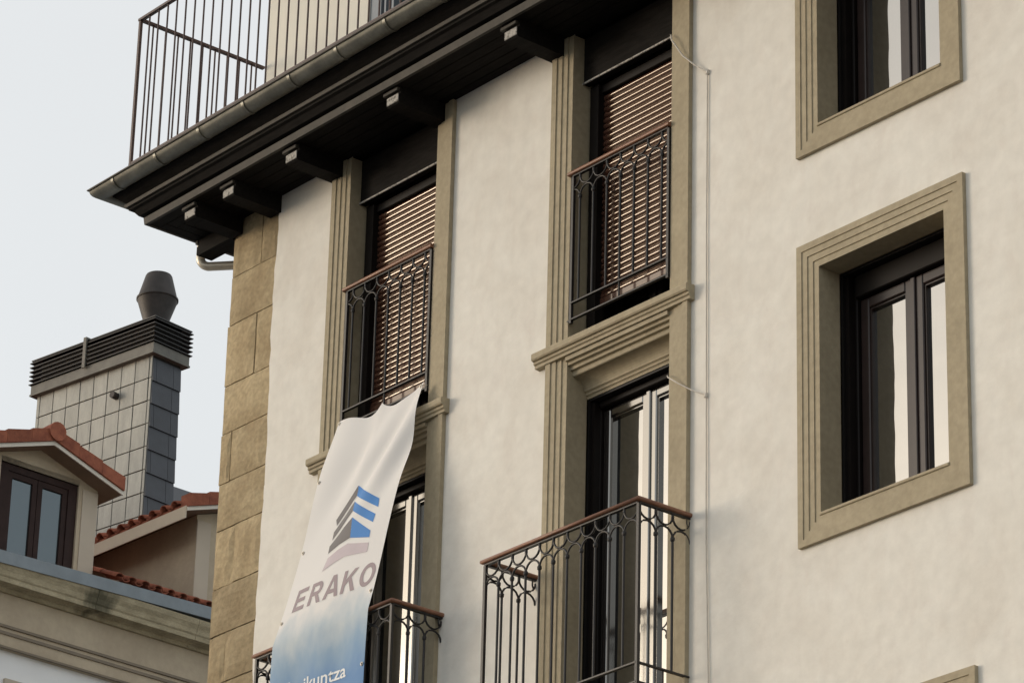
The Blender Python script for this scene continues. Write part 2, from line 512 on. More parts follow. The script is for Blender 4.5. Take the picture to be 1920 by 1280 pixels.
def sash(parent, x0, x1, z0, z1, y, fm, st=0.085, d=0.045, handle=False):
    """one glazed leaf: frame with stepped bead, pane"""
    mb = MB()
    for a, b, c, e in ((x0, x0 + st, z0, z1), (x1 - st, x1, z0, z1)):
        mb.cbox(a, b, y - d, y + 0.02, c, e, 0.008)
    mb.cbox(x0 + st, x1 - st, y - d, y + 0.02, z0, z0 + st, 0.008)
    mb.cbox(x0 + st, x1 - st, y - d, y + 0.02, z1 - st, z1, 0.008)
    i0, i1, k0, k1, t = x0 + st, x1 - st, z0 + st, z1 - st, 0.014
    mb.box(i0, i0 + t, y - d + 0.018, y + 0.01, k0, k1); mb.box(i1 - t, i1, y - d + 0.018, y + 0.01, k0, k1)
    mb.box(i0 + t, i1 - t, y - d + 0.018, y + 0.01, k1 - t, k1); mb.box(i0 + t, i1 - t, y - d + 0.018, y + 0.01, k0, k0 + t)
    mb.build('sash', fm, parent)
    p = MB(); p.box(i0 + 0.002, i1 - 0.002, y, y + 0.012, k0 + 0.002, k1 - 0.002)
    p.build('pane', M['glass'], parent)

def casement(name, x0, x1, z0, z1, gy, fm, outer=0.085, st=0.085, head=0.20):
    W = node(name, B)
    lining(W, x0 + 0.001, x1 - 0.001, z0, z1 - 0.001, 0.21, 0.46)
    mb = MB()
    y0, y1 = gy - 0.075, gy + 0.05
    mb.cbox(x0 + 0.021, x0 + outer, y0, y1, z0, z1 - 0.02, 0.008)
    mb.cbox(x1 - outer, x1 - 0.021, y0, y1, z0, z1 - 0.02, 0.008)
    mb.cbox(x0 + outer, x1 - outer, y0 - 0.02, y1, z1 - head, z1 - 0.021, 0.008)
    mb.cbox(x0 + outer, x1 - outer, y0, y1, z0, z0 + 0.05, 0.008)
    # roller guides beside the leaves
    mb.box(x0 + 0.022, x0 + 0.06, 0.235, y0 - 0.002, z0, z1 - 0.03)
    mb.box(x1 - 0.06, x1 - 0.022, 0.235, y0 - 0.002, z0, z1 - 0.03)
    mb.build('frame', M['dark_frame'], W)
    xm = (x0 + x1) / 2
    g_ = 0.004
    sash(W, x0 + outer + g_, xm - 0.006, z0 + 0.055, z1 - head - g_, gy, fm, st)
    sash(W, xm + 0.006, x1 - outer - g_, z0 + 0.055, z1 - head - g_, gy, fm, st)
    mb = MB(); mb.cbox(xm - 0.022, xm + 0.022, gy - 0.062, gy - 0.046, z0 + 0.06, z1 - head - 0.01, 0.006)
    mb.build('meeting_stile', fm, W)
    return W

for k, (z0, z1) in enumerate(WIN):
    for dx in (0, 3.2, 6.4):
        x0, x1 = WX[0] + dx, WX[1] + dx
        surround(x0, x1, z0, z1, 0.215, 0.036)
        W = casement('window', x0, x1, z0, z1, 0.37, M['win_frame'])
        s = MB(); s.cbox(x0 - 0.004, x1 + 0.004, -0.022, 0.30, z0 - 0.012, z0 + 0.012, 0.004)
        s.build('sill', M['trim'], W)

for x0, x1 in BAYS:
    # pilasters up to the soffit, and on down past the cornice
    surround(x0, x1, 14.04, 16.945, 0.235, 0.042, top=False).name = 'pilaster_surround'
    surround(x0, x1, 7.0, 14.04, 0.235, 0.042, top=False).name = 'pilaster_surround'
    # cornice
    prof = [(0.002, 14.17), (-0.088, 14.165), (-0.092, 14.155), (-0.092, 14.115), (-0.084, 14.103), (-0.066, 14.10), (-0.066, 14.078), (-0.052, 14.07), (-0.052, 14.045), (0.002, 14.04)]
    mb = MB(); mb.sweep(prof, [lambda y, z, X=X: (X, y, z) for X in (x0 - 0.355, x1 + 0.275)])
    mb.build('cornice', M['trim'], B)
    # stepped lintel with a cove, running between the pilasters
    prof = [(0.30, 14.039), (-0.036, 14.039), (-0.036, 14.005), (-0.008, 14.0), (-0.008, 13.976), (0.020, 13.97), (0.020, 13.942), (0.046, 13.936), (0.046, 13.902)]
    for k in range(9):
        a = PI / 2 * k / 8
        prof.append((0.052 + 0.118 * math.sin(a), 13.80 + 0.095 * math.cos(a)))
    prof += [(0.178, 13.797), (0.186, 13.788), (0.186, 13.772), (0.196, 13.768), (0.202, 13.758), (0.202, 13.744), (0.30, 13.744)]
    mb = MB(); mb.sweep(prof, [lambda y, z, X=X: (X, y, z) for X in (x0 + 0.001, x1 - 0.001)])
    mb.build('lintel_moulding', M['trim'], B)
    # lintel board under the soffit
    mb = MB(); mb.cbox(x0 + 0.002, x1 - 0.002, 0.10, 0.16, 16.52, 16.94, 0.004)
    mb.build('lintel_board', M['eave'], B)
    mb = MB(); mb.box(x0 + 0.002, x1 - 0.002, 0.088, 0.099, 16.515, 16.53)
    mb.build('lintel_lit_edge', M['corbel_end'], B)  # pale strip paints the light caught along the board's lower edge
    # lower glazed door and its top-floor shuttered twin
    casement('balcony_door', x0, x1, 10.82, 13.745, 0.37, M['door_frame'], outer=0.06, st=0.075, head=0.075)
    casement('balcony_door', x0, x1, 7.32, 10.24, 0.37, M['door_frame'], outer=0.06, st=0.075, head=0.09)
    casement('balcony_door', x0, x1, 14.18, 16.51, 0.42, M['dark_frame'], outer=0.06, st=0.075)
    S = node('roller_shutter', B)
    mb = MB()
    for a, b in ((x0 + 0.022, x0 + 0.125), (x1 - 0.125, x1 - 0.022)): mb.box(a, b, 0.16, 0.25, 14.18, 16.5)
    mb.box(x0 + 0.125, x1 - 0.125, 0.195, 0.30, 16.43, 16.5)
    mb.build('guide', M['dark_frame'], S)
    mb = MB()
    sx0, sx1, ph = x0 + 0.11, x1 - 0.11, 0.0525
    prof = [(0.012, 0.0)] + [(0.0 - 0.0135 * math.sin(PI * k / 8), ph * 0.90 * k / 8) for k in range(9)] + [(0.004, ph * 0.93), (0.004, ph), (0.012, ph)]
    mb.sweep(prof, [lambda y, z, X=X: (X, y, z) for X in (sx0, sx1)], smooth=True)
    sl = mb.mesh('slat', M['shutter'])
    z = 14.585
    while z < 16.42:
        put('slat', sl, S, (random.uniform(-0.001, 0.001), 0.228 + random.uniform(-0.001, 0.001), z)); z += ph
    mb = MB(); mb.cbox(sx0, sx1, 0.21, 0.24, 14.53, 14.584, 0.004); mb.build('bottom_bar', M['shutter'], S)
    mb = MB(); mb.cbox(x0 + 0.0, x1 - 0.0, 0.02, 0.45, 14.165, 14.185, 0.004); mb.build('sill', M['trim'], S)

# ------------------------------------------------------------------ iron railings
def arc(cx, cz, r, a0, a1, n=8):
    return [(cx + r * math.cos(a0 + (a1 - a0) * k / n), cz + r * math.sin(a0 + (a1 - a0) * k / n)) for k in range(n + 1)]

def rail_run(P, p0, p1, zt, zb, nb, half=False, zlow=None, posts=(True, True)):
    """arched balustrade between two plan points; zt underside of the handrail bar, zb lower bar"""
    p0, p1 = Vector((*p0, 0)), Vector((*p1, 0))
    L = (p1 - p0).length
    d = (p1 - p0) / L
    def w(s, z): q = p0 + d * s; return (q.x, q.y, z)
    sp = L / nb
    r = sp / 2
    if half: xs = [sp * (i + 0.5) for i in range(nb)]
    else: xs = [sp * i for i in range(nb + 1)]
    zk = zt - 0.03 - 2 * r - 0.012         # springing of the lower arches
    zu = zt - 0.03
    mb = MB(); mb.box(-L / 2, L / 2, -0.015, 0.015, -0.006, 0.006)
    me = mb.mesh('bar', M['iron'])
    ang = math.atan2(d.y, d.x)
    mid = p0 + d * (L / 2)
    put('bar', me, P, (mid.x, mid.y, zt - 0.006), (0, 0, ang))
    put('bar', me, P, (mid.x, mid.y, zb), (0, 0, ang))
    if zlow: put('bar', me, P, (mid.x, mid.y, zlow), (0, 0, ang))
    for i, s in enumerate(xs):
        end = (not half) and i in (0, nb)
        if end: continue
        mb = MB()
        mb.tube([w(s, zb), w(s, zk)], 0.0108, 6)
        mb.tube([w(s, zk - 0.022), w(s, zk - 0.012), w(s, zk + 0.008), w(s, zk + 0.018)], 0.015, 6, radii=[0.011, 0.019, 0.019, 0.011])
        mb.tube([w(s, zt - 0.045), w(s, zt - 0.012)], 0.0125, 6)
        mb.build('baluster', M['iron'], P)
    for k, (s, on) in enumerate(((0, posts[0]), (L, posts[1]))):
        if not on: continue
        q = p0 + d * s
        mb = MB(); z0 = zlow if zlow else zb
        mb.box(q.x - 0.013, q.x + 0.013, q.y - 0.013, q.y + 0.013, z0 - 0.03, zt - 0.012)
        mb.build('post', M['iron'], P)
    def curve(pts):
        pts = [(s, z) for s, z in pts if -1e-6 <= s <= L + 1e-6]
        if len(pts) > 1: mb2.tube([w(s, z) for s, z in pts], 0.0088, 5)
    cells = range(-1, len(xs)) if half else range(nb)
    for i in cells:
        a = xs[0] + sp * i
        mb2 = MB()
        curve(arc(a + r, zu, r, PI, 2 * PI))
        curve(arc(a + r, zk, r, PI, 0))
        mb2.build('arch_scroll', M['iron'], P)
    if zlow:
        mb = MB(); s = L / 2; mb.tube([w(s, zlow), w(s, zb)], 0.0085, 6); mb.build('baluster', M['iron'], P)

def handrail(P, pts, z, w=0.035, h=0.036):
    """rounded wooden rail along a plan polyline with mitred corners"""
    prof = [(w * math.copysign(abs(math.cos(t)) ** 0.6, math.cos(t)), h / 2 + h / 2 * math.copysign(abs(math.sin(t)) ** 0.6, math.sin(t))) for t in [2 * PI * k / 14 for k in range(14)]]
    fr = []
    P2 = [Vector(p) for p in pts]
    for i, p in enumerate(P2):
        if i == 0: t = (P2[1] - p).normalized(); n = Vector((t.y, -t.x)); sc_ = 1
        elif i == len(P2) - 1: t = (p - P2[i - 1]).normalized(); n = Vector((t.y, -t.x)); sc_ = 1
        else:
            t1 = (p - P2[i - 1]).normalized(); t2 = (P2[i + 1] - p).normalized()
            n1 = Vector((t1.y, -t1.x)); n2 = Vector((t2.y, -t2.x))
            n = (n1 + n2).normalized(); sc_ = 1 / n.dot(n1)
        fr.append(lambda a, b, p=p, n=n, sc_=sc_: (p.x + n.x * a * sc_, p.y + n.y * a * sc_, z + b))
    mb = MB(); mb.sweep(prof, fr, smooth=True)
    mb.build('handrail', M['rail_wood'], P)

for (x0, x1), (bx0, bx1) in zip(BAYS, ((-2.93, -1.11), (0.066, 1.86))):
    J = node('juliet_railing', B)
    a, b = x0 - 0.005, x1 + 0.0
    handrail(J, [(a, -0.015), (b, -0.015)], 15.635)
    rail_run(J, (a + 0.045, -0.015), (b - 0.02, -0.015), 15.634, 14.50, 7, half=True, zlow=14.355)
    for s in (a, b - 0.03):                                # brackets into the surround
        mb = MB(); mb.box(s, s + 0.03, -0.021, -0.009, 14.349, 14.361); mb.build('bracket', M['iron'], J)
    K = node('iron_balcony', B)
    yb, zt = -0.50, 12.262
    handrail(K, [(bx0, 0.0), (bx0, yb), (bx1, yb), (bx1, 0.0)], zt + 0.001)
    rail_run(K, (bx0, yb), (bx1, yb), zt, 11.01, 11, zlow=10.86)
    rail_run(K, (bx0, 0.0), (bx0, yb), zt, 11.01, 3, zlow=10.86, posts=(False, False))
    rail_run(K, (bx1, yb), (bx1, 0.0), zt, 11.01, 3, zlow=10.86, posts=(False, False))
    for bx in (bx0, bx1):                                 # little scroll feet where the rail enters the wall
        mb = MB(); mb.tube([(bx, -0.03, zt - 0.012), (bx, -0.03, zt - 0.05), (bx, -0.022, zt - 0.07), (bx, -0.008, zt - 0.06)], 0.008, 6)
        mb.build('wall_hook', M['iron'], K)
    mb = MB(); mb.cbox(bx0 - 0.06, bx1 + 0.06, yb - 0.06, 0.0, 10.66, 10.78, 0.02); mb.build('balcony_slab', M['trim'], K)

# ------------------------------------------------------------------ eaves, wrapping the corner
E_ = node('eave', B)
def ring(name, prof, m, parent=E_, smooth=False, xr=XR, yb=11.0):
    """profile (overhang, z) carried along the front and, mitred, round the left corner"""
    mb = MB()
    mb.sweep(prof, [lambda o, z: (xr, -o, z), lambda o, z: (XL - o, -o, z), lambda o, z: (XL - o, yb, z)], smooth=smooth)
    return mb.build(name, m, parent)
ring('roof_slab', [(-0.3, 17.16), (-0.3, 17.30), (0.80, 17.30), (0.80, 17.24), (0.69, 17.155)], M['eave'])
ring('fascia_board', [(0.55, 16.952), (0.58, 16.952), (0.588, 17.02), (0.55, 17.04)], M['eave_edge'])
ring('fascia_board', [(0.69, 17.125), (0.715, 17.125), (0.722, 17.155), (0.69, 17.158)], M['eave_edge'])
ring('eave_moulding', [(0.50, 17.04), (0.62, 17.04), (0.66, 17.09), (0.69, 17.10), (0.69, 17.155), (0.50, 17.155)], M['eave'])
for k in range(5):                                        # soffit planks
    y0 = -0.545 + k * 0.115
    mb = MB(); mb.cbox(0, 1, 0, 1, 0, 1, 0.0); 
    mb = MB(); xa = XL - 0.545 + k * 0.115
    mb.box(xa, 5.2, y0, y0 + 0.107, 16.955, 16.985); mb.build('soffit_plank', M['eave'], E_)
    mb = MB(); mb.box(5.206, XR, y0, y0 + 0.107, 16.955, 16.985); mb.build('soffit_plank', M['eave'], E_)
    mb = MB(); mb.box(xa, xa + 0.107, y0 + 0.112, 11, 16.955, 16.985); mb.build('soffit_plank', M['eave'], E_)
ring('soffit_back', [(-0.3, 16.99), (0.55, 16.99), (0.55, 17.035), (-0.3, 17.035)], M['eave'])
def corbel(cx, front=True):
    C = MB()
    w, f, h = 0.082, 0.525, 0.105
    prof = [(0.0, 16.79), (-f + 0.012, 16.795), (-f, 16.807), (-f, 16.882), (-f + 0.02, 16.888), (-f + 0.02, 16.953), (0.0, 16.953)]
    if front:
        C.sweep(prof, [lambda y, z, X=X: (X, y, z) for X in (cx - w, cx + w)])
    else:
        C.sweep(prof, [lambda y, z, X=X: (XL + y, X, z) for X in (cx - w, cx + w)])
    o = C.build('corbel', M['eave'], E_)
    e = MB(); c = MB()
    if front:
        e.cbox(cx - w + 0.004, cx + w - 0.004, -f - 0.006, -f + 0.001, 16.81, 16.882, 0.003)
        c.cbox(cx - w - 0.045, cx + w - 0.012, -f - 0.012, -f + 0.018, 16.912, 16.944, 0.004)
    else:
        e.box(XL - f - 0.004, XL - f + 0.001, cx - w + 0.004, cx + w - 0.004, 16.81, 16.88)
        c.box(XL - f - 0.012, XL - f + 0.018, cx - w - 0.01, cx + w + 0.01, 16.912, 16.944)
    e.build('corbel_end', M['corbel_end'], E_)
    c.build('corbel_cap', M['eave_edge'], E_)
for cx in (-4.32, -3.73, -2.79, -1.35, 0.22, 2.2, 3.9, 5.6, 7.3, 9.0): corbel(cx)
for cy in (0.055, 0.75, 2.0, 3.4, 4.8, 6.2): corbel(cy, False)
# gutter
Gt = node('gutter', B)
def half_round(r, t, co=0.872, cz=17.312):
    out = [(co - r * math.cos(PI * k / 12), cz - r * math.sin(PI * k / 12)) for k in range(13)]
    inn = [(co - (r - t) * math.cos(PI * k / 12), cz - (r - t) * math.sin(PI * k / 12)) for k in range(12, -1, -1)]
    return out + inn
ring('trough', half_round(0.088, 0.006), M['zinc'], Gt, smooth=True)
ring('lip', [(0.965 + 0.012 * math.cos(2 * PI * k / 8), 17.313 + 0.010 * math.sin(2 * PI * k / 8)) for k in range(8)], M['zinc_lip'], Gt, smooth=True)
mb = MB(); mb.sweep(half_round(0.094, 0.012), [lambda o, z, X=X: (X, -o, z) for X in (-0.018, 0.018)], smooth=True)
jr = mb.mesh('joint_ring', M['zinc'])
for k in range(27): put('joint_ring', jr, Gt, (-4.985 + k * 0.673, 0, 0))
# drain pipe that turns round the corner under the eave
mb = MB()
pa, pb = Vector((-4.91, 0.115, 16.73)), Vector((-4.40, 0.52, 16.715))
pd = (pb - pa).normalized()
pp = [pa + pd * (0.09 - 0.09 * math.cos(a)) * 1.0 + Vector((0, 0, 0.09 - 0.09 * math.sin(a))) - pd * 0.09 for a in [PI / 2 * k / 7 for k in range(8)]]
pp = [pp[0] + Vector((0, 0, 0.2))] + pp + [pb, pb + Vector((0.2, 0.12, 0))]
mb.tube(pp, 0.042, 12)
mb.build('drain_pipe', M['inox'], B)

# ------------------------------------------------------------------ terrace above the eaves
mb = MB(); mb.box(XL - 0.75, XR, -0.78, 11, 17.305, 17.34); mb.build('terrace_floor', M['roof_tar'], B)
T = node('terrace_railing', B)
TX, TY, TZ = -4.775, -0.905, 18.875
mb = MB(); mb.box(TX - 0.02, XR, TY - 0.02, TY + 0.02, TZ - 0.012, TZ + 0.012); mb.build('top_rail', M['terrace_iron'], T)
mb = MB(); mb.box(TX - 0.02, TX + 0.02, TY + 0.021, 0.498, TZ - 0.012, TZ + 0.012); mb.build('top_rail', M['terrace_iron'], T)
mb = MB(); mb.box(TX - 0.02, XR, TY - 0.012, TY + 0.012, 17.375, 17.395); mb.build('bottom_rail', M['terrace_iron'], T)
mb = MB(); mb.box(TX - 0.012, TX + 0.012, TY + 0.014, 0.498, 17.375, 17.395); mb.build('bottom_rail', M['terrace_iron'], T)
mb = MB(); mb.tube([(0, 0, 17.34), (0, 0, TZ - 0.012)], 0.0095, 6); bl = mb.mesh('baluster', M['terrace_iron'])
mb = MB(); mb.box(-0.014, 0.014, -0.014, 0.014, 17.30, TZ - 0.013); pl = mb.mesh('post', M['terrace_iron'])
k = 0
x = TX
while x < 6.0:
    put('post' if k == 0 else 'baluster', pl if k == 0 else bl, T, (x, TY, 0)); x += 0.1475; k += 1
for k in range(1, 10): put('baluster', bl, T, (TX, TY + k * 0.1405, 0))

# set-back top storey
mb = MB()
dx0, dx1 = -3.14, -1.7
mb.box(-4.725, dx0, 0.5, 0.75, 17.345, 20.6); mb.box(dx0, dx1, 0.5, 0.75, 19.75, 20.6); mb.box(dx1, XR, 0.5, 0.75, 17.345, 20.6)
mb.box(-4.725, -4.5, 0.75, 11, 17.345, 20.6)
mb.build('setback_wall', M['upper_wall'], B)
mb = MB(); mb.box(-5.1, XR, -0.1, 11, 20.61, 20.8); mb.build('flat_roof', M['eave_edge'], B)
W = node('terrace_door', B)
mb = MB()
mb.box(dx0 + 0.002, dx0 + 0.16, 0.515, 0.60, 17.35, 19.74); mb.box(dx1 - 0.1, dx1 - 0.002, 0.515, 0.60, 17.35, 19.74)
mb.box(dx0 + 0.162, dx1 - 0.102, 0.515, 0.60, 19.6, 19.74)
mb.box(dx0 + 0.19, dx0 + 0.215, 0.53, 0.6, 17.35, 19.6); mb.box(dx0 + 0.30, dx0 + 0.33, 0.53, 0.6, 17.35, 19.6)
mb.build('frame', M['upper_frame'], W)
mb = MB(); mb.box(dx0 + 0.161, dx1 - 0.101, 0.605, 0.62, 17.36, 19.59); mb.build('pane', M['glass_far'], W)

# ------------------------------------------------------------------ cable on the wall
CB = thing('wall_cable', 'thin grey cable running down the stucco right of the balcony doors, with two slack branches', 'cable', (2.05, 0, 4))
mb = MB()
mb.tube([(0.045, -0.012, -4), (0.042, -0.012, 6.9), (0.012, -0.014, 8.0), (0.004, -0.012, 9.2), (-0.002, -0.012, 10.5), (0.0, -0.012, 11.95)], 0.0055, 6)
mb.tube([(0.0, -0.012, 11.95), (-0.13, -0.035, 12.06), (-0.23, -0.07, 12.17), (-0.36, -0.07, 12.36), (-0.385, -0.055, 12.40), (-0.415, -0.03, 12.44)], 0.0068, 6)
mb.tube([(0.004, -0.012, 9.2), (-0.13, -0.03, 9.275), (-0.25, -0.065, 9.36), (-0.37, -0.07, 9.45), (-0.42, -0.03, 9.49)], 0.0055, 6)
mb.build('wire', M['cable'], CB)
for z in (11.95, 9.2):
    mb = MB(); mb.cbox(-0.013, 0.013, -0.024, 0.0, z - 0.018, z + 0.018, 0.005); mb.build('clip', M['cable'], CB)

# ------------------------------------------------------------------ banner
SL = 2.1617
def banner_pt(s, d, lift=0.0):
    u = min(d, SL) / SL
    xl, xr = -2.50 - 0.115 * u, -1.335 - 0.01 * u
    x = xl + (xr - xl) * s
    if d <= SL:
        y, z = -0.09 - 0.478 * u, 14.37 - 2.11 * u
    else:
        y, z = -0.568 + 0.006 * min(1, (d - SL)), 12.26 - (d - SL)
    # scalloped top edge between the ties
    fall = math.exp(-d / 0.55)
    if s < 0.5: sag = 0.085 * (math.sin(PI * (s / 0.5) ** 2.2)) ** 1.0
    else: sag = 0.085 * math.sin(PI * ((s - 0.5) / 0.5) ** 0.8)
    z -= sag * fall
    # diagonal pull folds from the right-hand tie, a broad belly, small ripples
    v = (s - 1.0) + 0.42 * d
    env = math.exp(-((d - 0.55) / 0.5) ** 2)
    bump = 0.036 * env * math.sin(v * 17) * math.exp(-(v / 0.33) ** 2)
    bump += 0.022 * math.exp(-((d - 0.5) / 0.6) ** 2) * math.sin(s * 9 + 2.5 * d)
    bump += 0.020 * math.sin(PI * u) * math.sin(PI * s)
    bump += 0.010 * math.sin(s * 5 + d * 3.1) * min(1, d * 2)
    if d > SL - 0.2: bump += 0.008 * math.sin(s * 14 + 0.8) * min(1, (d - SL + 0.2) * 2)
    n = Vector((0, -0.976, 0.217)) if d <= SL else Vector((0, -1, 0))
    p = Vector((x, y, z)) + n * (bump + lift)
    return p
BN = thing('hanging_banner', 'white and blue advertising banner hanging from the left railing down over the balcony below', 'banner', (-1.95, -0.35, 10.4))
off = Vector((-1.95, -0.35, 10.4))
NS, ND, DL = 44, 120, 3.75
mb = MB()
for j in range(ND + 1):
    for i in range(NS + 1):
        mb.v.append(tuple(banner_pt(i / NS, DL * j / ND) - off))
for j in range(ND):
    for i in range(NS):
        a = j * (NS + 1) + i
        mb.face([a, a + 1, a + NS + 2, a + NS + 1], True)
me = mb.mesh('cloth', [], fix=False)
uv = me.uv_layers.new(name='print')
for p in me.polygons:
    for li in p.loop_indices:
        vi = me.loops[li].vertex_index
        uv.data[li].uv = ((vi % (NS + 1)) / NS, (vi // (NS + 1)) / ND * DL)
m = bpy.data.materials.new('banner_cloth'); m.use_nodes = True
nt = m.node_tree; b = nt.nodes['Principled BSDF']; b.inputs['Roughness'].default_value = 0.55; b.inputs['Specular IOR Level'].default_value = 0.3
un = nt.nodes.new('ShaderNodeUVMap'); un.uv_map = 'print'
sp = nt.nodes.new('ShaderNodeSeparateXYZ'); nt.links.new(un.outputs[0], sp.inputs[0])
mpn = nt.nodes.new('ShaderNodeMapping'); mpn.inputs['Scale'].default_value = (2.4, 1.1, 1); nt.links.new(un.outputs[0], mpn.inputs[0])
nz = nt.nodes.new('ShaderNodeTexNoise'); nz.inputs['Scale'].default_value = 2.6; nz.inputs['Detail'].default_value = 5; nt.links.new(mpn.outputs[0], nz.inputs['Vector'])
ma = nt.nodes.new('ShaderNodeMath'); ma.operation = 'MULTIPLY_ADD'; nt.links.new(nz.outputs['Fac'], ma.inputs[0]); ma.inputs[1].default_value = 0.45; nt.links.new(sp.outputs['Y'], ma.inputs[2])
mr = nt.nodes.new('ShaderNodeMapRange'); mr.inputs['From Min'].default_value = 2.15; mr.inputs['From Max'].default_value = 2.9; nt.links.new(ma.outputs[0], mr.inputs['Value'])
rp = nt.nodes.new('ShaderNodeValToRGB')
rp.color_ramp.elements[0].position = 0; rp.color_ramp.elements[0].color = (0.84, 0.825, 0.81, 1)
rp.color_ramp.elements[1].position = 1; rp.color_ramp.elements[1].color = (0.11, 0.26, 0.52, 1)
e = rp.color_ramp.elements.new(0.3); e.color = (0.52, 0.60, 0.66, 1)
e = rp.color_ramp.elements.new(0.6); e.color = (0.26, 0.40, 0.56, 1)
nt.links.new(mr.outputs[0], rp.inputs[0]); nt.links.new(rp.outputs[0], b.inputs['Base Color'])
tr = nt.nodes.new('ShaderNodeBsdfTranslucent'); nt.links.new(rp.outputs[0], tr.inputs[0])
mxs = nt.nodes.new('ShaderNodeMixShader'); mxs.inputs[0].default_value = 0.15
nt.links.new(b.outputs[0], mxs.inputs[1]); nt.links.new(tr.outputs[0], mxs.inputs[2]); nt.links.new(mxs.outputs[0], nt.nodes['Material Output'].inputs['Surface'])
me.materials.append(m)
put('cloth', me, BN)
def ink(name, col): return mat(name, col, 0.5, 0.06, 6, spec=0.3)
M['ink_blue'] = ink('print_blue', (0.06, 0.22, 0.55)); M['ink_grey'] = ink('print_grey', (0.17, 0.155, 0.15))
M['ink_mauve'] = ink('print_mauve', (0.53, 0.46, 0.49)); M['ink_plum'] = ink('print_plum', (0.33, 0.265, 0.28)); M['ink_white'] = ink('print_white', (0.75, 0.78, 0.80))

def print_on(name, polys, m, lift=0.0025):
    """flat print: polygons in (s, d) laid on the cloth"""
    bm = bmesh.new()
    for loops in polys:
        fs = []
        for pts in (loops if isinstance(loops[0][0], (tuple, list)) else [loops]):
            bm.faces.new([bm.verts.new((p[0], p[1], 0)) for p in pts])
    bmesh.ops.triangulate(bm, faces=bm.faces[:])
    for _ in range(5):
        long_ = [e for e in bm.edges if e.calc_length() > 0.035]
        if not long_: break
        bmesh.ops.subdivide_edges(bm, edges=long_, cuts=1, use_grid_fill=False)
        bmesh.ops.triangulate(bm, faces=bm.faces[:])
    for v in bm.verts:
        p = banner_pt(v.co.x, v.co.y, lift) - off
        v.co = p
    me_ = bpy.data.meshes.new(name); bm.to_mesh(me_); bm.free()
    for p in me_.polygons: p.use_smooth = True
    me_.materials.append(m)
    return put(name, me_, BN)
print_on('emblem_roof', [[(0.508, 0.814), (0.815, 1.049), (0.834, 1.142), (0.521, 0.917)]], M['ink_blue'])
print_on('emblem_roof', [[(0.523, 0.976), (0.827, 1.208), (0.824, 1.287), (0.557, 1.086)]], M['ink_blue'])
print_on('emblem_roof', [[(0.58, 1.159), (0.821, 1.366), (0.827, 1.432), (0.609, 1.361)]], M['ink_blue'])
print_on('emblem_side', [[(0.508, 0.814), (0.521, 0.917), (0.373, 1.143), (0.347, 1.078)]], M['ink_grey'], 0.003)
print_on('emblem_side', [[(0.523, 0.976), (0.557, 1.086), (0.374, 1.289), (0.36, 1.203)]], M['ink_grey'], 0.003)
print_on('emblem_side', [[(0.58, 1.159), (0.609, 1.361), (0.376, 1.42), (0.364, 1.342)]], M['ink_grey'], 0.003)
print_on('emblem_base', [[(0.391, 1.469), (0.599, 1.412), (0.835, 1.485), (0.839, 1.573), (0.6, 1.535), (0.363, 1.588)]], M['ink_mauve'])
# bold letters in a unit cell (a right, b up)
t = 0.22
def strokes(ch):
    if ch == 'E': return [[(0, 0), (t, 0), (t, 1), (0, 1)], [(t, 0), (0.86, 0), (0.86, 0.19), (t, 0.19)], [(t, 0.405), (0.76, 0.405), (0.76, 0.59), (t, 0.59)], [(t, 0.81), (0.86, 0.81), (0.86, 1), (t, 1)]]
    if ch == 'R':
        bowl = [[(t, 1), (t, 0.82), (0.55, 0.82), (0.58, 1)], [(t, 0.57), (t, 0.39), (0.58, 0.39), (0.55, 0.57)]]
        o = [(0.55 + 0.33 * math.cos(a), 0.695 + 0.305 * math.sin(a)) for a in [PI / 2 - PI * k / 8 for k in range(9)]]
        i = [(0.53 + 0.12 * math.cos(a), 0.695 + 0.125 * math.sin(a)) for a in [PI / 2 - PI * k / 8 for k in range(9)]]
        ringq = [[o[k], o[k + 1], i[k + 1], i[k]] for k in range(8)]
        return [[(0, 0), (t, 0), (t, 1), (0, 1)]] + bowl + ringq + [[(0.42, 0.39), (0.66, 0.39), (0.96, 0), (0.69, 0)]]
    if ch == 'A': return [[(-0.04, 0), (0.2, 0), (0.56, 1), (0.36, 1)], [(0.76, 0), (1.0, 0), (0.62, 1), (0.40, 1)], [(0.27, 0.2), (0.70, 0.2), (0.66, 0.38), (0.33, 0.38)]]
    if ch == 'K': return [[(0, 0), (t, 0), (t, 1), (0, 1)], [(t, 0.32), (t, 0.58), (0.66, 1), (0.94, 1)], [(0.36, 0.60), (0.52, 0.70), (0.97, 0), (0.69, 0)]]
    if ch == 'O':
        o = [(0.5 + 0.5 * math.cos(a), 0.5 + 0.52 * math.sin(a)) for a in [2 * PI * k / 20 for k in range(20)]]
        i = [(0.5 + 0.27 * math.cos(a), 0.5 + 0.33 * math.sin(a)) for a in [2 * PI * k / 20 for k in range(20)]]
        return [[o[k], o[(k + 1) % 20], i[(k + 1) % 20], i[k]] for k in range(20)]
for n_, ch in enumerate('ERAKO'):
    polys = []
    for q in strokes(ch):
        pts = []
        for a, b_ in q:
            s_ = 0.112 + 0.1765 * n_ + 0.152 * a
            d_ = 1.878 + 0.035 * s_ - 0.208 * b_
            pts.append((s_ + 0.01 * b_, d_))
        polys.append(pts)
    for k_, q in enumerate(polys): pass
    print_on('letter', polys, M['ink_plum'], 0.0025)
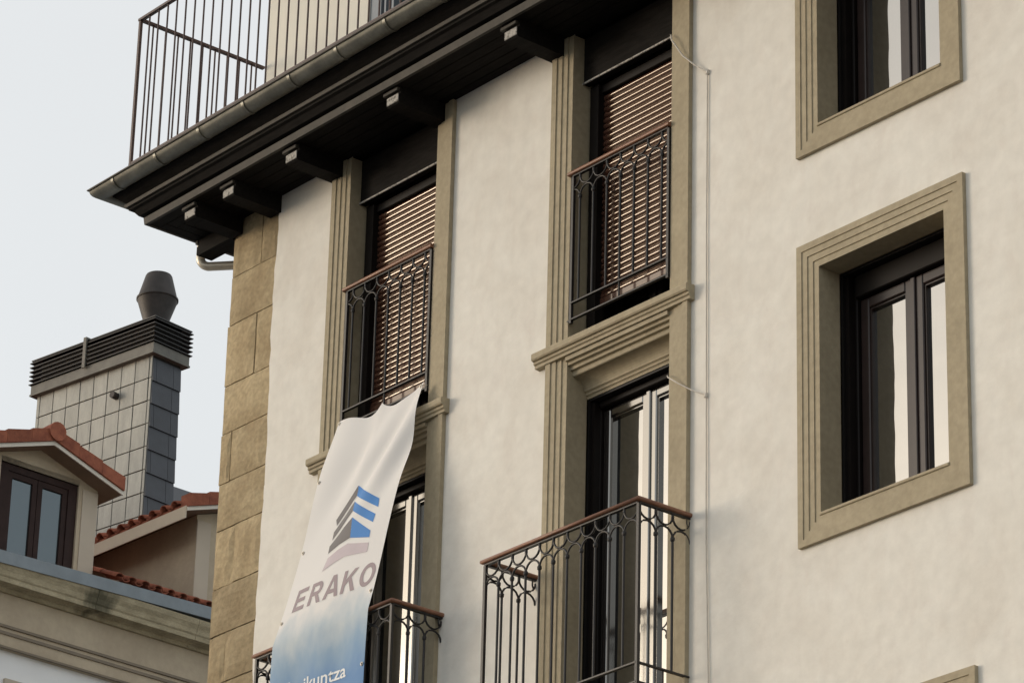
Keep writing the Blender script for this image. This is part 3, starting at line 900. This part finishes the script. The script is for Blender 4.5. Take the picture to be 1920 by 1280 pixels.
# smaller lettering lower down
cu = bpy.data.curves.new('word', 'FONT'); cu.body = 'Eraikuntza'; cu.size = 1.0; cu.offset = 0.012; cu.resolution_u = 4
to = bpy.data.objects.new('word', cu); COL.objects.link(to)
bpy.context.view_layer.update()
tm = bpy.data.meshes.new_from_object(to.evaluated_get(bpy.context.evaluated_depsgraph_get()))
bpy.data.objects.remove(to)
xs_ = [v.co.x for v in tm.vertices]; wd = max(xs_) - min(xs_)
bm = bmesh.new(); bm.from_mesh(tm)
bmesh.ops.triangulate(bm, faces=bm.faces[:])
for v in bm.verts:
    s_ = 0.145 + (v.co.x - min(xs_)) / wd * 0.645
    d_ = 2.635 + 0.03 * s_ - v.co.y * 0.165
    v.co = banner_pt(s_, d_, 0.003) - off
me_ = bpy.data.meshes.new('lettering'); bm.to_mesh(me_); bm.free(); me_.materials.append(M['ink_white'])
put('lettering', me_, BN)
# eyelets and ties
for s_, d_ in ((0.02, 0.03), (0.98, 0.03), (0.02, 0.62), (0.025, 1.28), (0.022, 1.95), (0.975, 1.98), (0.022, 2.6), (0.978, 2.62)):
    p = banner_pt(s_, d_, 0.004) - off
    mb = MB()
    ringp = [(p.x + 0.013 * math.cos(a), p.y, p.z + 0.013 * math.sin(a)) for a in [2 * PI * k / 10 for k in range(11)]]
    mb.tube(ringp, 0.005, 5, caps=False); mb.build('eyelet', M['inox'], BN)
for s_ in (0.02, 0.5, 0.98):
    p = banner_pt(s_, 0.02, 0.0) - off
    mb = MB(); mb.tube([tuple(p), (p.x, p.y + 0.055, p.z + 0.02 + (0.0))], 0.004, 5); mb.build('tie', M['cable'], BN)

# ------------------------------------------------------------------ the neighbouring building (local x outward, y along its front, z up)
N = thing('neighbouring_building', 'older neighbouring building with terracotta dormers, stone cornice and slate chimney', 'building', (-18, 6.01, 0), R_(2.5))
Y0, Y1 = -10.0, 9.0
mb = MB(); mb.box(-9, 0, Y0, Y1, 0, 17.87); mb.build('white_wall', M['n_white'], N)
mb = MB(); mb.box(-9, 0.05, Y0, Y1, 17.871, 18.60); mb.build('frieze', M['n_beige'], N)
for z0, z1, o in ((18.15, 18.185, 0.075), (18.06, 18.10, 0.068), (17.872, 17.90, 0.09)):
    mb = MB(); mb.box(0.051, o, Y0, Y1, z0, z1); mb.build('string_course', M['n_band'], N)
prof = [(0.05, 18.60), (0.09, 18.60), (0.12, 18.64), (0.16, 18.655), (0.27, 18.66), (0.27, 18.72), (0.285, 18.74), (0.30, 18.80), (0.33, 18.86), (0.34, 18.93), (0.05, 18.93)]
step = 1.62
y = Y0
while y < Y1 - 0.1:
    mb = MB(); e_ = min(y + step, Y1)
    mb.sweep(prof, [lambda a, z, X=X: (a, X, z) for X in (y + 0.003, e_ - 0.003)]); mb.build('cornice_stone', M['n_stone'], N)
    y += step
mb = MB()                                                 # metal gutter face, falling slightly to the left
b0 = len(mb.v)
gy = (Y0, -2.0, 5.5, Y1)
for yy in gy:
    dz = 0.034 * (min(5.5, max(-2.0, yy)) - 1.4)
    mb.v += [(0.12, yy, 18.935 + dz), (0.355, yy, 18.915 + dz), (0.37, yy, 19.075 + dz), (0.12, yy, 19.065 + dz)]
for i_ in range(3):
    for k in range(4):
        l = (k + 1) % 4; mb.face([b0 + i_ * 4 + k, b0 + i_ * 4 + l, b0 + i_ * 4 + 4 + l, b0 + i_ * 4 + 4 + k])
mb.face([b0 + 3, b0 + 2, b0 + 1, b0]); mb.face([b0 + 12, b0 + 13, b0 + 14, b0 + 15])
mb.build('gutter', M['n_flash'], N)
# the small surround peeping in below
W = node('window', N)
mb = MB()
for a, b_, c, d_ in ((0.2, 0.34, 15.8, 17.5), (1.2, 1.34, 15.8, 17.5), (0.34, 1.2, 17.36, 17.5)): mb.box(0.0, 0.05, a, b_, c, d_)
mb.build('frame', M['n_pilaster'], W)
mb = MB(); mb.box(0.0, 0.012, 0.34, 1.2, 15.8, 17.36); mb.build('pane', M['glass_far'], W)
# main roof slope and barrel tiles at the eave
SLP = 0.43
mb = MB()
mb.sweep([(0.15, 18.96), (0.15, 19.06), (-9.0, 19.06 + SLP * 9.15), (-9.0, 18.9)], [lambda a, z, X=X: (a, X, z) for X in (Y0, Y1)])
mb.build('roof_slope', M['terracotta'], N)
def barrel(L, r0, r1, arch=True, n=8, t_=0.014):
    """tile along +x (uphill), cross-section an arch"""
    mb_ = MB()
    for x_, r_ in ((0, r0), (L, r1)):
        for rr in (r_, r_ - t_):
            for k in range(n + 1):
                a_ = PI * k / n
                mb_.v.append((x_, rr * math.cos(a_), (1 if arch else -1) * rr * math.sin(a_) * 0.8))
    w_ = n + 1
    for k in range(n):
        mb_.face([k, k + 1, 2 * w_ + k + 1, 2 * w_ + k], True)
        mb_.face([w_ + k, 3 * w_ + k, 3 * w_ + k + 1, w_ + k + 1], True)
        mb_.face([k, w_ + k, w_ + k + 1, k + 1]); mb_.face([2 * w_ + k, 2 * w_ + k + 1, 3 * w_ + k + 1, 3 * w_ + k])
    return mb_.mesh('roof_tile', M['terracotta'])
cover = barrel(0.42, 0.078, 0.066)
pan = barrel(0.42, 0.066, 0.078, False)
def lay(parent, mesh, p, uphill, rise):
    up_ = Vector(uphill).normalized()
    ax = (up_ + Vector((0, 0, rise))).normalized()
    side = Vector((0, 0, 1)).cross(ax).normalized()
    nn = ax.cross(side)
    o = put('roof_tile', mesh, parent)
    o.matrix_local = Matrix(((ax.x, side.x, nn.x, p[0]), (ax.y, side.y, nn.y, p[1]), (ax.z, side.z, nn.z, p[2]), (0, 0, 0, 1)))
    return o
RT = node('eave_tiles', N)
for row in range(3):
    y = -1.0
    while y < 6.0:
        a = 0.20 - row * 0.36
        if -0.25 < y < 1.62 or 3.28 < y < 5.2: y += 0.21; continue
        lay(RT, cover, (a + random.uniform(-0.01, 0.01), y + random.uniform(-0.006, 0.006), 19.22 + SLP * 0.36 * row), (-1, 0, 0), SLP)
        if row == 0: lay(RT, pan, (a + 0.01, y + 0.105, 19.235), (-1, 0, 0), SLP)
        y += 0.21

def dormer(yc, hw, zr, win=None, pit=0.33, fv=-0.3, ze=20.55, left_tiles=False):
    """gabled dormer: front wall at fv, ridge along x at y=yc"""
    D = node('dormer', N)
    back = -4.2
    zs = 19.0
    zh = zr - pit * hw                                       # wall head
    mb = MB()
    f0, f1 = yc - hw, yc + hw
    w0, w1, wt = (win if win else (yc, yc, zs))
    def poly(pts, x0_, x1_):
        b_ = len(mb.v); n = len(pts)
        mb.v += [(x0_, p, q) for p, q in pts] + [(x1_, p, q) for p, q in pts]
        for k in range(n):
            l = (k + 1) % n; mb.face([b_ + k, b_ + l, b_ + n + l, b_ + n + k])
        mb.face([b_ + k for k in range(n)][::-1]); mb.face([b_ + n + k for k in range(n)])
    if win:
        poly([(f0, zs), (w0, zs), (w0, zh), (f0, zh)], fv, fv - 0.2)
        poly([(w1, zs), (f1, zs), (f1, zh), (w1, zh)], fv, fv - 0.2)
        poly([(w0, wt), (w1, wt), (w1, zh), (w0, zh)], fv, fv - 0.2)
        poly([(f0, zh), (f1, zh), (yc, zr - 0.0)], fv, fv - 0.2)
    else:
        poly([(f0, zs), (f1, zs), (f1, zh), (yc, zr), (f0, zh)], fv, fv - 0.2)
    poly([(f0, zs), (f0 + 0.15, zs), (f0 + 0.15, zh), (f0, zh)], fv - 0.2, back)
    poly([(f1 - 0.15, zs), (f1, zs), (f1, zh), (f1 - 0.15, zh)], fv - 0.2, back)
    mb.build('dormer_wall', M['n_beige'], D)
    return D, zh
# left dormer with window
YC, HW, ZR = 0.70, 0.94, 20.84
D, ZH = dormer(YC, HW, ZR, win=(0.10, 1.34, 20.60))
for a, b_ in ((1.40, 1.64), (-0.24, 0.06)):                 # paler corner strips
    mb = MB(); mb.box(-0.299, -0.285, a, b_, 19.0, ZR - 0.33 * (abs(a - YC) if a > YC else abs(b_ - YC)) - 0.12); mb.build('corner_strip', M['n_pilaster'], D)
mb = MB()
fz0, fz1 = 18.98, 20.598
for a, b_, c, d_ in ((0.102, 0.24, fz0, fz1), (1.20, 1.338, fz0, fz1), (0.24, 1.20, 20.44, fz1), (0.24, 1.20, fz0, fz0 + 0.14)): mb.box(-0.40, -0.33, a, b_, c, d_)
mb.build('dormer_frame', M['n_frame'], D)
mb = MB(); mb.box(-0.345, -0.335, 0.115, 1.325, 20.515, 20.53); mb.build('frame_bead', M['band'], D)
for a, b_ in ((0.245, 0.715), (0.725, 1.195)):
    mb = MB()
    for q in ((a, a + 0.075, fz0 + 0.14, 20.438), (b_ - 0.075, b_, fz0 + 0.14, 20.438), (a + 0.075, b_ - 0.075, 20.36, 20.438), (a + 0.075, b_ - 0.075, fz0 + 0.14, fz0 + 0.22)):
        mb.box(-0.385, -0.325 - 0.02, *q)
    mb.build('dormer_sash', M['n_frame'], D)
    mb = MB(); mb.box(-0.375, -0.37, a + 0.074, b_ - 0.074, fz0 + 0.21, 20.361); mb.build('dormer_pane', M['glass_far'], D)

def dormer_roof(D, yc, zr, ov, pit, front=0.0, eave_tiles_left=False, eave_tiles_right=False, back=-4.2):
    for sg in (-1, 1):
        mb = MB()
        prof = [(0, zr), (ov, zr - pit * ov), (ov, zr - pit * ov + 0.05), (0, zr + 0.05)]
        mb.sweep(prof, [lambda a, z, X=X: (X, yc + sg * a, z) for X in (front - 0.02, back)])
        mb.build('soffit_board', M['n_soffit'], D)
        mb = MB()                                            # thin white barge strip
        prof = [(0, zr - 0.012), (ov, zr - pit * ov - 0.012), (ov, zr - pit * ov + 0.042), (0, zr + 0.042)]
        mb.sweep(prof, [lambda a, z, X=X: (X, yc + sg * a, z) for X in (front - 0.019, front)])
        mb.build('barge_board', M['n_trim'], D)
        # verge tiles, lapped uphill
        n = max(2, round(ov / 0.36)); L = ov / n
        for k in range(n):
            a0, a1 = k * L, (k + 1) * L
            lap = 0.024
            mb = MB()
            za, zb2 = zr + 0.045 - pit * a0, zr + 0.045 - pit * a1
            prof = [(a0 + 0.002, za), (a1 - 0.002, zb2), (a1 - 0.002, zb2 + 0.165 + lap), (a0 + 0.002, za + 0.165)]
            mb.sweep(prof, [lambda a, z, X=X: (X, yc + sg * a, z) for X in (front + 0.03, front - 0.16)])
            mb.build('roof_tile', M['terracotta'], D)
        mb = MB()                                            # roof skin behind the verge
        prof = [(0, zr + 0.051), (ov, zr - pit * ov + 0.051), (ov, zr - pit * ov + 0.10), (0, zr + 0.10)]
        mb.sweep(prof, [lambda a, z, X=X: (X, yc + sg * a, z) for X in (front - 0.162, back)])
        mb.build('roof_skin', M['terracotta'], D)
        if (sg < 0 and eave_tiles_left) or (sg > 0 and eave_tiles_right):
            x_ = front - 0.24
            while x_ > -2.9:
                for q in range(2):
                    lay(D, cover, (x_ + random.uniform(-0.006, 0.006), yc + sg * (ov + 0.05 - q * 0.36), zr - pit * (ov + 0.05 - q * 0.36) + 0.125), (0, -sg, 0), pit)
                lay(D, pan, (x_ - 0.12, yc + sg * (ov + 0.03), zr - pit * (ov + 0.03) + 0.135), (0, -sg, 0), pit)
                x_ -= 0.24
    # ridge tiles, the first closed by a disc
    x_ = front + 0.06
    for k in range(6):
        mb = MB(); mb.tube([(x_, yc, zr + 0.165), (x_ - 0.38, yc, zr + 0.17)], 0.125, 16, radii=[0.13, 0.118])
        mb.build('ridge_tile', M['terracotta'], D); x_ -= 0.36
dormer_roof(D, YC, ZR, 1.14, 0.33)
# right dormer, blind from here: side wall, eave with barrel tiles
D2, ZH2 = dormer(4.22, 0.93, 20.98, win=(3.66, 4.8, 20.6))
mb = MB(); mb.box(-0.299, -0.285, 3.292, 3.52, 19.0, 20.60); mb.build('corner_strip', M['n_pilaster'], D2)
mb = MB(); mb.box(-0.36, -0.34, 3.66, 4.8, 19.2, 20.6); mb.build('dormer_pane', M['glass_far'], D2)
dormer_roof(D2, 4.22, 20.99, 1.32, 0.33, eave_tiles_left=True)
mb = MB()                                                    # deep cream eave board of the right dormer
ze = 20.99 - 0.33 * 1.32
mb.box(-3.0, -0.02, 2.885, 2.90, ze - 0.115, ze + 0.06); mb.build('eave_board', M['n_board'], D2)
# slate ridge of the roof behind
mb = MB(); mb.sweep([(-5.0, 23.28), (-4.4, 22.6), (-4.4, 22.4), (-8, 22.4), (-8, 22.6)], [lambda a, z, X=X: (a, X, z) for X in (4.6, 9.0)])
mb.build('slate_ridge', M['slate_dark'], N)

# chimney
CH = node('chimney', N, (-2.5, 3.96, 0), R_(6.5))
CW, CLn, CZ0, CZ1 = 0.56, 2.45, 20.2, 23.93
mb = MB(); mb.box(-CLn + 0.012, -0.012, 0.012, CW - 0.012, CZ0, CZ1); mb.build('chimney_core', M['slate_back'], CH)
TW, TH = 0.2905, 0.353
mb = MB(); mb.cbox(0.007, TW - 0.007, -0.004, 0.010, 0.007, TH - 0.007, 0.003); tl = mb.mesh('slate_tile', M['slate'])
mb = MB(); mb.cbox(0.004, 0.05, -0.004, 0.010, 0.004, TH - 0.004, 0.003); tl_n = mb.mesh('slate_tile', M['slate'])
z = CZ1
row = 0
while z > CZ0:
    z -= TH
    x = -0.062 - TW
    put('slate_tile', tl_n, CH, (-0.056, 0, z))
    while x > -CLn - 0.02:
        if x < -CLn:
            mb = MB(); wv = x + TW + CLn - 0.004
            if wv > 0.03:
                mb.cbox(0.0, wv, -0.004, 0.010, 0.004, TH - 0.004, 0.003); mb.build('slate_tile', M['slate'], CH, (-CLn, 0, z))
        else:
            put('slate_tile', tl, CH, (x, random.uniform(-0.002, 0.002), z), (random.uniform(-0.008, 0.008), 0, random.uniform(-0.006, 0.006)))
        x -= TW
    if -CLn < x + TW and x + TW + CLn > 0.03:
        mb = MB(); mb.cbox(0.0, x + TW + CLn - 0.004, -0.004, 0.010, 0.004, TH - 0.004, 0.003); mb.build('slate_tile', M['slate'], CH, (-CLn, 0, z))
    # end face, its shade put into the dark slate colour, lapped like shingles
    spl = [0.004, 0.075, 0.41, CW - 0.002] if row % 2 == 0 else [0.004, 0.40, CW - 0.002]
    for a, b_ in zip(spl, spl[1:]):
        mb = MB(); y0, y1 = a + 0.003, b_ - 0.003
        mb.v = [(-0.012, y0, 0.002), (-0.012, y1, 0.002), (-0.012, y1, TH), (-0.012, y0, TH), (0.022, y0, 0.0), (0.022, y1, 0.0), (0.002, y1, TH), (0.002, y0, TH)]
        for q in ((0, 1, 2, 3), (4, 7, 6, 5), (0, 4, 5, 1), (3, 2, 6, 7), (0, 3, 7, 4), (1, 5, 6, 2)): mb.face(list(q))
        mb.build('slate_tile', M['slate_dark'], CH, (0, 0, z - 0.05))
    row += 1
o_ = 0.075
mb = MB(); mb.box(-CLn - o_, o_, -o_, CW + o_, CZ1 + 0.001, CZ1 + 0.15); mb.build('cap_band', M['band'], CH)
mb = MB(); mb.box(-CLn - o_ - 0.012, o_ + 0.012, -o_ - 0.012, CW + o_ + 0.012, CZ1 - 0.012, CZ1 + 0.014); mb.build('cap_drip', M['band'], CH)
mb = MB(); mb.box(-CLn + 0.02, -0.02, 0.02, CW - 0.02, CZ1 + 0.151, CZ1 + 0.54); mb.build('cap_core', M['louvre'], CH)
nl = 6
for k in range(nl):
    z = CZ1 + 0.165 + k * 0.068
    mb = MB()
    lo, hi = 0.105, 0.03
    b_ = len(mb.v)
    for e_, zz in ((lo, z), (lo, z + 0.012), (hi, z + 0.046), (hi - 0.012, z + 0.034)):
        mb.v += [(-CLn - e_, -e_, zz), (e_, -e_, zz), (e_, CW + e_, zz), (-CLn - e_, CW + e_, zz)]
    for r_ in range(4):
        r2 = (r_ + 1) % 4
        for c_ in range(4):
            c2 = (c_ + 1) % 4
            mb.face([b_ + r_ * 4 + c_, b_ + r_ * 4 + c2, b_ + r2 * 4 + c2, b_ + r2 * 4 + c_])
    mb.build('louvre_slat', M['louvre'], CH)
mb = MB(); mb.box(-CLn - 0.09, 0.09, -0.09, CW + 0.09, CZ1 + 0.545, CZ1 + 0.562); mb.build('cap_plate', M['louvre'], CH)
mb = MB(); mb.box(-1.385, -1.325, -0.125, -0.10, CZ1 + 0.12, CZ1 + 0.60); mb.box(-1.385, -1.325, -0.0999, -0.04, CZ1 + 0.575, CZ1 + 0.60); mb.build('cap_strap', M['band'], CH)
mb = MB(); mb.tube([(-0.71, 0.0, 23.46), (-0.71, -0.10, 23.465)], 0.052, 14, caps=True); mb.build('vent_pipe', M['cowl'], CH)
mb = MB()
cx_, cy_ = -0.30, CW / 2
mb.lathe([(0.172, CZ1 + 0.563), (0.176, CZ1 + 0.66), (0.292, CZ1 + 1.02)], cx_, cy_, 36)
mb.lathe([(0.294, CZ1 + 1.021), (0.306, CZ1 + 1.028), (0.306, CZ1 + 1.052), (0.292, CZ1 + 1.062)], cx_, cy_, 36)
mb.lathe([(0.288, CZ1 + 1.063), (0.196, CZ1 + 1.405), (0.184, CZ1 + 1.425)], cx_, cy_, 36)
mb.build('chimney_cowl', M['cowl'], CH)
